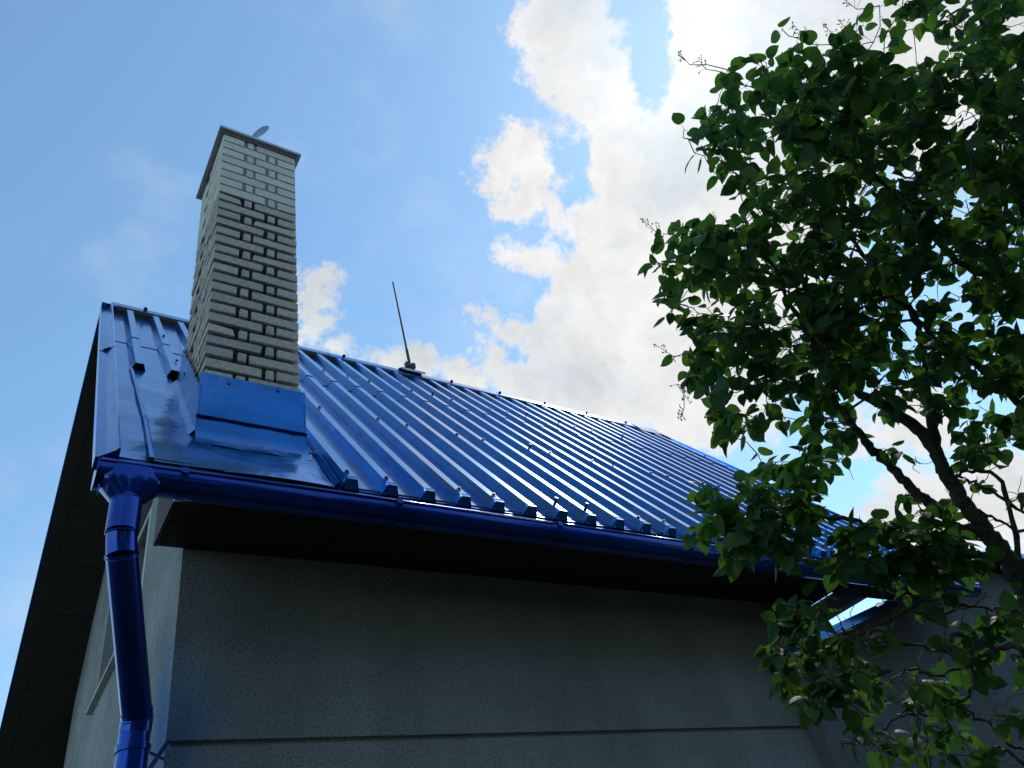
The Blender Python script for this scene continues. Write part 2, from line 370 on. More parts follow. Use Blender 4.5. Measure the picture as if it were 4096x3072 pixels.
# ---- roof
roof = part_empty('roof', house)
RT, RBW = .024, .046                                     # half widths of a rib: top and base
def sheet(x0, x1, ribs, s0, s1, lift, f=RP, name='roof_sheet'):
    pr = [(x0, PAN)]
    for r in ribs: pr += [(r - RBW, PAN), (r - RT, 0), (r + RT, 0), (r + RBW, PAN)]
    pr.append((x1, PAN))
    b = MB(); n = len(pr); ns = 3
    V = []
    for j in range(ns + 1):
        s = s0 + (s1 - s0) * j / ns
        V += [f(x, s, h + lift) for x, h in pr]
    V += [f(x, s0, h + lift - .004) for x, h in pr]       # turned-down front edge so that the sheet has a thickness
    F = [(j*n+i, j*n+i+1, (j+1)*n+i+1, (j+1)*n+i) for j in range(ns) for i in range(n - 1)]
    k = (ns + 1) * n
    F += [(k+i, k+i+1, i+1, i) for i in range(n - 1)]
    b.add(V, F); return b.build(name, 'roof', roof, fix=False)
LAP = 2.62
nr = int((XR - .06 - RX0) / DR) + 1
ribs = [RX0 + i * DR for i in range(nr)]
left_ribs = [-.275, -.068, .139, .346]
# left strip beside and above the chimney
sheet(XL - .006, .46, left_ribs, LAP, SL - .02, .004)
sheet(XL - .006, .08, left_ribs[:2], 1.72, LAP + .12, 0)
# main field: sheets of five ribs, lower and upper row
i = 0; first = True
while i < nr:
    k = min(i + 5, nr); x0 = ribs[i] - DR / 2 + (.0 if i else -.0); x1 = ribs[k - 1] + DR / 2
    if k == nr: x1 = XR + .004
    jl = .0025 * ((i // 5) % 2)
    sheet(x0, x1 + (.03 if k < nr else 0), ribs[i:k], -.045, LAP + .12, jl)
    sheet(x0 if i else .46, x1 + (.03 if k < nr else 0), ribs[i:k], LAP + random.uniform(-.03, .03), SL - .02, .005 + jl)
    i = k
# the pressed-down ends that close the ribs at the eave
capV = [(-RBW, -.045, PAN), (-RT, -.03, 0), (RT, -.03, 0), (RBW, -.045, PAN)]
ce = MB()
ce.add([(-RT - .003, 0, .004), (RT + .003, 0, .004), (RT + .002, -.024, -.003), (-RT - .002, -.024, -.003),
        (RT + .006, -.038, PAN + .004), (-RT - .006, -.038, PAN + .004), (-RBW, 0, PAN), (RBW, 0, PAN)],
       [(0, 1, 2, 3), (3, 2, 4, 5), (0, 3, 5, 6), (1, 7, 4, 2)])
ROT = Matrix(((1, 0, 0), (0, PU[1], PN[1]), (0, PU[2], PN[2]))).to_4x4()
def placed(name, me, m_, x, s, h, parent, rz=0.):
    o = link(name, me, m_, parent); o.matrix_local = Matrix.Translation(RP(x, s, h)) @ ROT @ Matrix.Rotation(rz, 4, 'Z'); return o
cap_me = mesh('rib_end', ce.V, ce.F, 'roof', roof).data
bpy.data.objects.remove(bpy.data.objects['rib_end'])
for x in ribs: placed('rib_end', cap_me, 'roof', x, -.018, .001, roof)
for x in left_ribs[:2]:                                   # open dark rib mouths above the flashing
    pass
# screws: hex head on a washer
sc_ = MB()
sc_.tube([(0, 0, 0), (0, 0, .003)], .0145, 12); sc_.tube([(0, 0, .003), (0, 0, .012)], .0085, 6)
sm = mesh('screw', sc_.V, sc_.F, 'screw', roof).data; bpy.data.objects.remove(bpy.data.objects['screw'])
st = MB(); st.tube([(0, 0, 0), (0, 0, .003)], .012, 12); st.tube([(0, 0, .003), (0, 0, .034)], .0085, 8); st.tube([(0, 0, .034), (0, 0, .040)], .011, 8)
stm = mesh('screw', st.V, st.F, 'screw', roof).data; bpy.data.objects.remove(bpy.data.objects['screw'])
for i, x in enumerate(ribs):
    k = i + 1
    if k % 3:
        tall = k in (7, 8)
        placed('screw', stm if tall else sm, 'screw', x + random.uniform(-.006, .006), .045 + random.uniform(-.01, .015), .003, roof)
    if k >= 2 and k % 3 != 0:
        placed('screw', stm if k in (10, 14) else sm, 'screw', x + random.uniform(-.006, .006), 1.45 + random.uniform(-.015, .015), .003, roof)
    if k >= 3 and k % 4 != 3:
        placed('screw', stm if k in (9, 14, 16, 20) else sm, 'screw', x + random.uniform(-.006, .006), 2.97 + random.uniform(-.02, .02), .009, roof)
for x, s in ((-.066, 2.95), (-.04, 2.02)): placed('screw', sm, 'screw', x, s, .006, roof)
# eave strip that runs down into the gutter
b = MB()
xs = np.linspace(XL - .006, XR - .02, 40)
for a, c in zip(xs[:-1], xs[1:]):
    b.add([RP(a, .25, PAN - .006), RP(c, .25, PAN - .006), RP(c, -.150, PAN - .006), RP(a, -.150, PAN - .006)], [(0, 3, 2, 1)])
    b.add([RP(a, -.150, PAN - .006), RP(c, -.150, PAN - .006), RP(c, -.160, PAN - .030), RP(a, -.160, PAN - .030)], [(0, 3, 2, 1)])
b.build('eave_strip', 'flash', roof, fix=False)
# ridge cap, in overlapping lengths, with its screws
xr = np.linspace(XL, XR - .32, 4)
for k in range(3):
    x0, x1 = xr[k] - (.04 if k else 0), xr[k + 1]; l = .004 * k
    prof = [RP(0, SL - .085, .002 + l), RP(0, SL - .075, .010 + l), RP(0, SL - .02, .016 + l), np.array([0, YR, ZR + .035 + l]),
            RB(0, SL - .02, .016 + l), RB(0, SL - .075, .010 + l), RB(0, SL - .085, .002 + l)]
    MB().sweep(prof + [p - np.array([0, 0, .004]) for p in prof[::-1]], (x0, 0, 0), (x1, 0, 0)).build('ridge_cap', 'roof', roof)
MB().sweep([RP(0, SL - .20, .012), RP(0, SL - .02, .03), np.array([0, YR, ZR + .055]), RB(0, SL - .02, .03), RB(0, SL - .2, .012),
            np.array([0, YR, ZR + .02])], (XR - .34, 0, 0), (XR + .01, 0, 0)).build('ridge_cap', 'roof', roof)
MB().add([RP(x, SL - a, h) for x in (XL + .01, XR - .03) for a, h in ((.060, PAN - .002), (.055, .006), (.045, .006), (.045, PAN - .002))],
         [(0,1,2,3),(7,6,5,4),(0,4,5,1),(1,5,6,2),(2,6,7,3),(3,7,4,0)]).build('ridge_filler', 'screw', roof)
for x in np.arange(-.15, XR - .3, .62):
    o = link('screw', sm, 'screw', roof); o.matrix_local = Matrix.Translation((x, YR - .02, ZR + .024)) @ Matrix.Scale(1.2, 4)
# verge trims: stepped sheet along both ends of both slopes
def verge(side, f, joints, name='verge_trim'):
    X = XL if side < 0 else XR; sg = side
    pr = [(0, PAN + .004), (0, .012), (sg * .004, .014), (sg * .040, -.030), (sg * .076, -.034), (sg * .080, -.036), (sg * .081, -.085), (sg * .072, -.088)]
    for j in range(len(joints) - 1):
        s0, s1 = joints[j], joints[j + 1] + .05 * (j < len(joints) - 2); l = .003 * j
        pro = [f(X + a, 0, h + l) for a, h in pr]; d = f(0, 1) - f(0, 0)
        inner = [f(X + a - sg * .003, 0, h + l - .003) for a, h in pr[::-1]]
        MB().sweep(pro + inner, s0 * d, s1 * d).build(name, 'roof', roof)
verge(-1, RP, [-.155, 2.04, SL + .02]); verge(-1, RB, [-.10, 2.0, SL - .01])
verge(1, RP, [-.10, 2.1, SL + .02]); verge(1, RB, [-.10, SL - .01])
# back slope, one plain field of sheets
for k in range(6):
    x0 = XL + .02 + k * 1.04; x1 = min(x0 + 1.07, XR - .03); rr = [x for x in np.arange(x0 + .1, x1 - .05, .2063)][:5]
    sheet(x0, x1, rr, -.05, SL - .02, .002 * (k % 2), f=RB)
# boarding below the sheets, bargeboards, boxed eave
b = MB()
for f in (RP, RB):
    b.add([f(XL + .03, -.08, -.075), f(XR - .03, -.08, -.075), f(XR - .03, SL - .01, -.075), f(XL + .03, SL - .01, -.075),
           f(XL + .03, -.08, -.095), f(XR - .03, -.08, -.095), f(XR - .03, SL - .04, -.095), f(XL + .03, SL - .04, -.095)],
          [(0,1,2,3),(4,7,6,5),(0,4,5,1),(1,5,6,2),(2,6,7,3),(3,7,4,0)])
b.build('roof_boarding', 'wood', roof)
for side in (-1, 1):
    X = XL - .062 if side < 0 else XR - .034
    for f in (RP, RB):
        b = MB(); b.add([f(X + dx, s, h) for dx in (0, .096) for s, h in ((-.08, -.068), (SL - .06, -.068), (SL - .10, -.118), (-.08, -.118))],
                        [(0,1,2,3),(7,6,5,4),(0,4,5,1),(1,5,6,2),(2,6,7,3),(3,7,4,0)]); b.build('bargeboard', 'wood', roof)
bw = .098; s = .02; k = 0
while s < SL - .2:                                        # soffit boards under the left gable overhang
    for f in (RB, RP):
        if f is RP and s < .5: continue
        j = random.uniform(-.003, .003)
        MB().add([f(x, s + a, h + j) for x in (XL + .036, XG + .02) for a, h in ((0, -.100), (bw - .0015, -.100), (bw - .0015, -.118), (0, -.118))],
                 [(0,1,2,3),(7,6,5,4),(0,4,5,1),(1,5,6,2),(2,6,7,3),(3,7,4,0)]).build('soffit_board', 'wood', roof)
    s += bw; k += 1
ZS = 3.612
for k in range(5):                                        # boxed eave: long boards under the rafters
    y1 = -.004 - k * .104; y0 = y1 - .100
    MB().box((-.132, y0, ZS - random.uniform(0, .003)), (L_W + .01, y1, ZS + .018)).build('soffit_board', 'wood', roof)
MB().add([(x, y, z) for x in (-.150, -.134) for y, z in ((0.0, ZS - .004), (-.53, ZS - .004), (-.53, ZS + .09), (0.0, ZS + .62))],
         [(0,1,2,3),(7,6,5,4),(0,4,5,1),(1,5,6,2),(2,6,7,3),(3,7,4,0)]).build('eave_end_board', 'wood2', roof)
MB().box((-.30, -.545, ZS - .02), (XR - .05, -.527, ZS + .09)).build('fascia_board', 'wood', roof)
# tie beam under the open right-hand end of the roof
MB().box((5.14, -.52, 3.70), (5.24, 3.2, 3.84)).build('tie_beam', 'wood2', roof)
MB().box((L_W + .02, -.34, 3.60), (XR - .06, -.24, 3.74)).build('wall_plate', 'wood2', roof)

# ---- chimney flashing
def fl(name, pts, h=PAN, m_='flash', thick=.003):
    """a sheet laid on the slope, its corners given as photo pixels or (x, s, h)"""
    V = []
    for p in pts:
        if len(p) == 2: x, s = hitroof(*p, h); V.append(RP(x, s, h))
        else: V.append(np.array(RP(*p)))
    n = len(V); V2 = [v - PN * thick for v in V]
    return MB().add(V + V2, [tuple(range(n)), tuple(range(2*n - 1, n - 1, -1))] + [(i, n + i, n + (i+1) % n, (i+1) % n) for i in range(n)]).build(name, m_, roof)
def grid_sheet(name, x0f, x1f, s0, s1, h, nx=10, ns=14, amp=.004, m_='flash'):
    """a hand-laid sheet with slight dents"""
    V = []
    for j in range(ns + 1):
        s = s0 + (s1 - s0) * j / ns
        for i in range(nx + 1):
            x = x0f(s) + (x1f(s) - x0f(s)) * i / nx
            hh = h + amp * (math.sin(7 * x + 3.1 * s) * math.sin(4.3 * s + 1.7) + .6 * math.sin(13 * s + 5 * x)) 
            V.append(RP(x, s, hh))
    n = nx + 1
    F = [(j*n+i, j*n+i+1, (j+1)*n+i+1, (j+1)*n+i) for j in range(ns) for i in range(nx)]
    o = mesh(name, V, F, m_, roof, True); return o
YF = CY0 - .016
s_f = (YF + YE) / PU[1] * 1.0 - 0
def s_at_y(y, h): return (y + YE - h * PN[1]) / PU[1]
sF = s_at_y(YF, PAN)
# lowest sheet at the verge
grid_sheet('flashing_sheet', lambda s: XL - .006, lambda s: -.24 - .01 * s, -.05, 1.80, PAN + .001, 5, 16, .003)
# middle sheet, turned up against the chimney's left side
def xm0(s): return -.279 - .03 * max(0, s - .5) / 1.2
def xm1(s): return .013 - .075 * s if s < .9 else CX0 - .03
grid_sheet('flashing_sheet', xm0, lambda s: (.013 - .06 * s), -.052, 1.78, PAN + .009, 8, 18, .004)
# standing seam where it overlaps the verge sheet
b = MB(); P = []
for j in range(13):
    s = -.05 + 1.82 * j / 12; P.append((xm0(s), s))
V = []
for x, s in P: V += [RP(x - .004, s, PAN + .002), RP(x - .012, s, PAN + .016), RP(x + .002, s, PAN + .020), RP(x + .012, s, PAN + .010)]
b.add(V, [(4*j+i, 4*j+i+1, 4*j+5+i, 4*j+4+i) for j in range(12) for i in range(3)]); b.build('seam', 'flash', roof, fix=False)
# front sheet below the chimney
grid_sheet('flashing_sheet', lambda s: -.02 - .05 * max(0, s), lambda s: .520 + .01 * s, -.055, sF + .02, PAN + .005, 12, 10, .005)
# turned-up right edge of the front sheet
V = []
for j in range(11):
    s = -.05 + (sF + .05) * j / 10; w_ = .004 * math.sin(9 * s)
    V += [RP(.518 + .01 * s + w_, s, PAN + .006), RP(.532 + .01 * s + w_, s, PAN + .030 + .02 * max(0, s)), RP(.538 + .01 * s + w_, s, PAN + .028 + .02 * max(0, s)), RP(.540 + .01 * s, s, PAN)]
MB().add(V, [(4*j+i, 4*j+i+1, 4*j+5+i, 4*j+4+i) for j in range(10) for i in range(3)]).build('seam', 'flash', roof, fix=False)
# apron on the chimney front: upright plate, a drip ledge, lower plate
zt = hit(850, 1512, 1, CY0)[2]; zt2 = hit(1190, 1572, 1, CY0)[2]
zl = hit(1000, 1697, 1, YF)[2]
zb_ = RP(0, sF, PAN + .006)[2]
print('flash z', zt, zt2, zl, zb_, 'brick bottom', ZB - 18 * CH)
MB().box((CX0 - .022, YF - .006, zl), (CX1 + .022, YF + .004, (zt + zt2) / 2)).build('flashing_apron', 'flash', roof)
MB().add([(CX0 - .026, YF - .008, zl + .004), (CX1 + .026, YF - .008, zl + .004), (CX1 + .028, YF - .018, zl - .008), (CX0 - .028, YF - .018, zl - .008),
          (CX0 - .026, YF - .008, zl - .010), (CX1 + .026, YF - .008, zl - .010)], [(0,1,2,3),(3,2,5,4)]).build('drip_edge', 'flash', roof, fix=False)
V = []
for y, z in ((YF - .003, zl - .006), (YF - .006, zb_ + .05), (YF - .014, zb_ + .018), (YF - .034, zb_ - .034), (YF - .075, zb_ - .094)):
    e = .024 + .004 * (YF - y) / .08
    V += [(CX0 - e + (CX1 - CX0 + 2 * e) * k / 8, y + .002 * math.sin(2.1 * k), z + .002 * math.sin(1.7 * k)) for k in range(9)]
MB().add(V, [(9*j+i, 9*j+i+1, 9*j+10+i, 9*j+9+i) for j in range(4) for i in range(8)]).build('flashing_apron', 'flash', roof, True, fix=False)
for px, py in ((916, 1530), (1112, 1560)):                # small clips that hold the apron's top edge
    p = hit(px, py, 1, YF - .006)
    MB().box((p[0] - .008, YF - .014, p[2] - .012), (p[0] + .008, YF - .005, p[2] + .016)).build('clip', 'flash', roof)
# side upstands follow the slope
for X, sg in ((CX0, -1), (CX1, 1)):
    V = []; n = 10
    for j in range(n + 1):
        y = YF - .01 + (CY1 + .05 - YF) * j / n; zz = RP(0, s_at_y(y, PAN), PAN)[2]
        wob = .006 * math.sin(5.1 * j)
        V += [(X + sg * .055, y, zz + .006), (X + sg * .026, y, zz + .05), (X + sg * .014, y, zz + .16), (X + sg * .012, y, zz + .335 + wob), (X + sg * .030, y, zz + .352 + wob)]
    MB().add(V, [(5*j+i, 5*j+i+1, 5*j+6+i, 5*j+5+i) for j in range(n) for i in range(4)]).build('flashing_upstand', 'flash', roof, fix=False)

# ---- gutter
gut = part_empty('gutter', house)
R_G = .064; GY = GX + R_G; GZC = GZ - .022                # half-round trough
pro = [(0, GX + .002, GZ - .004)]
outer = [(0, GX, GZ)] + [(0, GY - R_G * math.cos(t), GZC - R_G * math.sin(t)) for t in np.linspace(0, math.pi, 15)] + [(0, GY + R_G, GZ + .02)]
inner = [(0, y + (.003 if y < GY else -.003), z + .002) for _, y, z in outer[::-1]]
xg = [XL - .06, 1.72, 3.75, XR - .03]
for k in range(3):
    a, c = xg[k] - (.05 if k else 0), xg[k + 1]; e = .0025 * (k == 1)
    prof = [(0, y - e * (y < GY) + e * (y > GY), z - e) for _, y, z in outer] + inner
    gs = MB().sweep(prof, (a, 0, 0), (c, 0, 0)).build('gutter_section', 'gutter', gut, True, autos=True)
    MB().tube([(a, GX - .002, GZ + .003), (c, GX - .002, GZ + .003)], .0075, 8).build('rolled_edge', 'gutter', gut, True)
for px, py in ((740, 1893), (1597, 2010), (2237, 2098), (2757, 2170), (3146, 2225), (3500, 2275)):
    x = hit(px, py, 1, GX)[0]
    pr = [(0, GX + .03, GZ + .012), (0, GX - .012, GZ + .013), (0, GX - .012, GZ - .012)] + [(0, GY - (R_G + .006) * math.cos(t), GZC - (R_G + .006) * math.sin(t)) for t in np.linspace(.05, math.pi, 12)]
    inn = [(0, y + (.005 if y < GY else -.003), z + .003) for _, y, z in pr[::-1]]
    MB().sweep(pr + inn, (x - .014, 0, 0), (x + .014, 0, 0)).build('gutter_bracket', 'gutter', gut)
# end cap and the funnel outlet on the left
ec = [(0, y, z) for _, y, z in outer]
xe = XL - .062
MB().sweep([(0, y - .006 * (y < GY), z + (.004 if z > GZC else -.006)) for _, y, z in outer], (xe - .006, 0, 0), (xe, 0, 0)).build('gutter_end', 'gutter', gut)
pc = np.array([hit(505, 2012, 1, -.60)[0], -.60, hit(505, 2012, 1, -.60)[2]])
print('pipe top', pc)
RPp = .056; V = []; n = 24; F = []
for j in range(7):
    t = j / 6; e = t * t * (3 - 2 * t)
    for k in range(n):
        a = 2 * math.pi * k / n; c_, s2 = math.cos(a), math.sin(a)
        p4 = (abs(c_) ** 2.8 + abs(s2) ** 2.8) ** (-1 / 2.8)          # squarish at the top
        top = np.array([(xe + .250 / 2) + .124 * c_ * p4, GY + (R_G + .006) * s2 * p4, GZ - .01])
        mid = pc + np.array([RPp * c_, RPp * s2, 0])
        if t < .34: p = top.copy(); p[2] = GZ - .006 - .16 * t
        else:
            q_ = (t - .34) / .66; q_ = q_ * q_ * (3 - 2 * q_) * .55 + q_ * .45
            top[2] = GZ - .006 - .16 * .34; p = top * (1 - q_) + mid * q_
        V.append(p)
for j in range(6):
    for k in range(n): F.append((j*n+k, j*n+(k+1) % n, (j+1)*n+(k+1) % n, (j+1)*n+k))
fu = MB().add(V, F).build('outlet_funnel', 'gutter', gut, True)
for dx, dl in ((.012, .042), (.04, .032)):                # paint that dripped and dried on the outlet's rim
    MB().tube([(xe + dx, GX + .02, GZ - .10), (xe + dx, GX + .02, GZ - .10 - dl * .4), (xe + dx, GX + .02, GZ - .11 - dl)], [.004, .003, .0005], 6).build('paint_drip', 'gutter', gut)

# ---- downpipe
dp = part_empty('downpipe', house)
pa = pc.copy(); p1 = hit(487, 2132, 1, -.60); p1[0] = pc[0]; p2 = hit(488, 2222, 1, -.585)
pl = hit(548, 2872, 1, -.125); pl2 = np.array([pl[0], -.115, pl[2] - .05])
print('pipe', pa, p1, p2, pl)
MB().tube([pa + [0, 0, .015], p1 - [0, 0, .0]], RPp + .002, 28).build('pipe_section', 'gutter', dp, True, autos=True)
MB().tube([p1 + [0, 0, .004], (p1 + p2) / 2 + [0, 0.003, 0], p2], RPp - .002, 28).build('elbow', 'gutter', dp, True, autos=True)
dr = (pl - p2) / np.linalg.norm(pl - p2)
MB().tube([p2 - dr * .012, pl], RPp, 28).build('pipe_section', 'gutter', dp, True, autos=True)
MB().tube([pl - dr * .03, pl, pl2], RPp + .0025, 28).build('elbow', 'gutter', dp, True, autos=True)
MB().tube([pl2 + [0, 0, .02], (pl2[0], pl2[1], .08)], RPp, 28).build('pipe_section', 'gutter', dp, True, autos=True)
def bead(c, d, r=RPp, t=.0028, name='bead'):
    d = d / np.linalg.norm(d); a = np.cross(d, [0, 1, .3]); a /= np.linalg.norm(a); b2 = np.cross(d, a)
    P = [c + (r + .001) * (math.cos(q) * a + math.sin(q) * b2) for q in np.linspace(0, 2 * math.pi, 29)]
    MB().tube(P, t, 6, False).build(name, 'gutter', dp, True)
bead(pa + [0, 0, .004], np.array([0, 0, 1.])); bead(p1, np.array([0, 0, 1.]) * .7 - dr * .3); bead(p2, -dr); bead(pl + [0, 0, -.01], np.array([0, 0, 1.]) - dr)
zc_ = hit(543, 2998, 1, -.115)[2]; cc = np.array([pl2[0], pl2[1], zc_])
MB().tube([cc - [0, 0, .012], cc + [0, 0, .012]], RPp + .006, 28).build('clamp', 'gutter', dp, True, autos=True)
MB().tube([cc + [RPp * .9, .02, 0], (XG + .01, .03, zc_ + .004)], .006, 8).build('clamp_arm', 'gutter', dp)

# ---- chimney
chim = part_empty('chimney', house)
WX, WY = CX1 - CX0, CY1 - CY0
def brick_mesh(dx, dy, dz, bev, seed, rag):
    bm = bmesh.new(); bmesh.ops.create_cube(bm, size=1)
    bmesh.ops.scale(bm, vec=(dx, dy, dz), verts=bm.verts)
    bmesh.ops.bevel(bm, geom=list(bm.edges), offset=bev, segments=1, affect='EDGES', profile=.5)
    r = random.Random(seed)
    for v in bm.verts:
        v.co += Vector([r.uniform(-rag, rag) for _ in range(3)])
    if rag > .001 and dx > .1 and r.random() < .3:                                   # a knocked-off corner
        c = Vector((r.choice((-1, 1)) * dx / 2, -dy / 2, r.choice((-1, 1)) * dz / 2))
        for v in bm.verts:
            if (v.co - c).length < .022: v.co -= Vector((math.copysign(.008, c.x), -.004, math.copysign(.006, c.z)))
    me = bpy.data.meshes.new('brick'); bm.to_mesh(me); bm.free()
    return me
bcache = {}
def brick(x0, x1, y0, y1, zc, new):
    dx, dy = x1 - x0, y1 - y0; key = (round(dx, 3), round(dy, 3), new, random.randrange(4))
    if key not in bcache:
        me = brick_mesh(dx, dy, .074 if new else .0635, .002 if new else .0035, hash(key) & 0xffff, .0008 if new else .0016)
        me.materials.append(M['brick_new' if new else 'brick_old']); bcache[key] = me
    o = bpy.data.objects.new('brick', bcache[key]); COL.objects.link(o); o.parent = chim
    jx = 0 if new else random.uniform(-.0025, .0025)
    o.location = (CX0 + (x0 + x1) / 2 + jx, CY0 + (y0 + y1) / 2 + jx, zc); o.rotation_euler = (0, 0, random.uniform(-.004, .004))
nc = 0
zbot = 4.35
for i in range(-8, 21):
    zc2 = ZB - i * CH - CH / 2
    if zc2 < zbot: break
    new = i < 0
    A = (i % 2 == (1 if not new else 1))
    if A:
        bs = [(0, .300, 0, .145), (.324, .368, 0, .10), (.388, WX, 0, .30), (0, .10, .168, .212), (0, .145, .234, WY), (.168, .215, WY - .10, WY), (.237, WX, WY - .145, WY), (WX - .10, WX, .325, .425)]
    else:
        bs = [(0, .145, 0, .300), (.170, .214, 0, .10), (.234, WX, 0, .145), (0, .10, .324, .368), (0, .300, WY - .145, WY), (.324, .368, WY - .10, WY), (WX - .145, WX, .30, WY - .0), (WX - .10, WX, .168, .27)]
        bs[6] = (.390, WX, .295, WY)
    for q4 in bs: brick(*q4, zc2, new); nc += 1
print('bricks', nc)
MB().box((CX0 + .022, CY0 + .022, 3.9), (CX1 - .022, CY1 - .022, ZB - .002)).build('mortar_core', 'mortar_old', chim)
MB().box((CX0 + .006, CY0 + .006, ZB), (CX1 - .006, CY1 - .006, ZB + 8 * CH - .004)).build('mortar_core', 'mortar_new', chim)
zc0 = ZB + 8 * CH
MB().box((CX0 - .012, CY0 - .012, zc0 - .012), (CX1 + .012, CY1 + .012, zc0 + .006)).build('cap_bed', 'mortar_new', chim)
cp = MB(); o_ = .038
cp.box((CX0 - o_, CY0 - o_, zc0 + .008), (CX1 + o_, CY1 + o_, zc0 + .030))
cp.add([(CX0 - o_, CY0 - o_, zc0 + .0301), (CX1 + o_, CY0 - o_, zc0 + .0301), (CX1 + o_, CY1 + o_, zc0 + .0301), (CX0 - o_, CY1 + o_, zc0 + .0301), ((CX0 + CX1) / 2, (CY0 + CY1) / 2, zc0 + .055)], [(0,1,4),(1,2,4),(2,3,4),(3,0,4)])
cp.build('cap', 'capm', chim)
# small tilted oval sheet that stands over the flue
e0 = hit(1012, 556, 1, -.10); e1 = hit(1066, 506, 1, -.10); ax_ = (e1 - e0); ln = np.linalg.norm(ax_); ax_ /= ln
pr_ = np.cross(ax_, [0, 1, 0]); pr_ /= np.linalg.norm(pr_)
V = []
nO = 24
for hh in (-.0015, .0015):
    for k in range(nO):
        t = 2 * math.pi * k / nO
        V.append((e0 + e1) / 2 + ax_ * (ln * .56) * math.cos(t) + pr_ * .036 * math.sin(t) * (1 + .12 * math.cos(t)) + np.array([0, hh + .02 * math.sin(t), 0]))
MB().add(V, [tuple(range(nO))[::-1], tuple(range(nO, 2*nO))] + [(k, (k+1) % nO, nO + (k+1) % nO, nO + k) for k in range(nO)]).build('flue_plate', 'steel', chim)
MB().tube([e0 + ax_ * .02, (e0[0] - .03, -.10, zc0 + .03)], .006, 8).build('plate_stem', 'steel', chim)

# ================================================================== LIGHTNING ROD
a0 = hit(1645, 1487, 1, YR); a1 = hit(1572, 1128, 1, YR)
rod = empty('lightning_rod', (a0[0], YR, ZR + .04), 'thin dark metal rod standing upright on the blue roof ridge', 'lightning rod')
def loc(p): return np.array(p) - np.array([a0[0], YR, ZR + .04])
dv = (a1 - a0) / np.linalg.norm(a1 - a0)
MB().tube([loc(a0) * [1, 1, 0], loc(a0 + dv * .32)], .017, 10).build('sleeve', 'rod', rod, True, autos=True)
MB().tube([loc(a0 + dv * .28), loc(a1)], [.0125, .0105], 10).build('rod', 'rod', rod, True, autos=True)
cpt = loc(a0 + dv * .085)
MB().box(cpt + [-.055, -.024, -.032], cpt + [-.016, .024, .032]).box(cpt + [.016, -.024, -.032], cpt + [.055, .024, .032]).box(cpt + [-.016, -.021, -.012], cpt + [.016, .021, .012]).build('clamp', 'rod', rod)
s0 = MB()
s0.sweep([(0, -.085, -.085), (0, -.075, -.045), (0, -.02, .008), (0, .02, .008), (0, .075, -.045), (0, .085, -.085), (0, .06, -.06), (0, 0, -.004), (0, -.06, -.06)], (-.125, 0, .012), (.125, 0, .012))
s0.build('saddle', 'steel', rod)

# ================================================================== GARAGE
YW2 = -.10; YV2 = -.34
v0 = hit(3445, 2500, 1, YV2); v1 = hit(3816, 2318, 1, YV2); pk = hit(4012, 2186, 1, YV2); pr2 = hit(4096, 2212, 1, YV2)
tg = (v1[2] - v0[2]) / (v1[0] - v0[0])
xq, zq = pk[0], v0[2] + tg * (pk[0] - v0[0]) + .07
xw2 = hit(3246, 2825, 1, YW2)[0]
print('garage', v0, v1, pk, pr2, tg, xw2, zq)
gar = empty('garage', (xw2, YW2, 0), 'low grey stucco garage with blue roof edge behind the lilac branches', 'garage')
GO = np.array([xw2, YW2, 0])
def G(*p): return tuple(np.array(p, float) - GO)
xe2 = xw2 - .14
def zroof(x): return zq - tg * abs(x - xq) if x < xq else zq - .16 * (x - xq)
XE = xq + 3.2; YG1 = 4.2
b = MB()
def zt_(x): return zroof(x) - .13
poly = [(xw2, 0), (XE, 0), (XE, zt_(XE)), (xq, zt_(xq)), (xw2, zt_(xw2))]
for Y in (YW2, YW2 + .24): b.add([G(x, Y, z) for x, z in poly], [(0, 1, 2, 3, 4)])
b.add([G(xw2, YW2, 0), G(xw2, -.003, 0), G(xw2, -.003, zt_(xw2)), G(xw2, YW2, zt_(xw2))], [(0, 1, 2, 3)])
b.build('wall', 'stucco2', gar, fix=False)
groof = part_empty('roof', gar)
# roof field: it stops at the house wall and runs on behind the house's free corner
xm = L_W + .06
def slab(x0, x1, y0, y1, up, dn, name, m_):
    V = [G(x, y, zroof(x) + h) for h in (up, dn) for x, y in ((x0, y0), (x1, y0), (x1, y1), (x0, y1))]
    MB().add(V, [(0,1,2,3),(7,6,5,4),(0,4,5,1),(1,5,6,2),(2,6,7,3),(3,7,4,0)]).build(name, m_, groof)
slab(xe2, xm, YV2 + .02, -.004, -.004, -.03, 'roof_sheet', 'roof'); slab(xm + .001, xq, YV2 + .02, YG1, -.004, -.03, 'roof_sheet', 'roof'); slab(xq, XE + .2, YV2 + .02, YG1, -.004, -.03, 'roof_sheet', 'roof')
slab(xe2, xm, YV2 + .03, -.004, -.034, -.075, 'soffit', 'wood'); slab(xm + .001, xq, YV2 + .03, YG1, -.034, -.075, 'soffit', 'wood'); slab(xq, XE + .2, YV2 + .03, YG1, -.034, -.075, 'soffit', 'wood')
for x0, x1 in ((xe2 - .02, xq), (xq, XE + .2)):
    V = [G(x, y, zroof(x) + h) for y in (YV2, YV2 + .018) for x, h in ((x0, .010), (x1, .010), (x1, -.052), (x0, -.052))]
    MB().add(V, [(0,1,2,3),(7,6,5,4),(0,4,5,1),(1,5,6,2),(2,6,7,3),(3,7,4,0)]).build('verge_trim', 'roof', groof)
MB().sweep([G(xq - .13, 0, zroof(xq - .13) + .02), G(xq - .03, 0, zq + .03), G(xq + .03, 0, zq + .03), G(xq + .13, 0, zroof(xq + .13) + .02), G(xq, 0, zq - .002)], (0, YV2 - .02, 0), (0, YG1, 0)).build('ridge_cap', 'roof', groof)

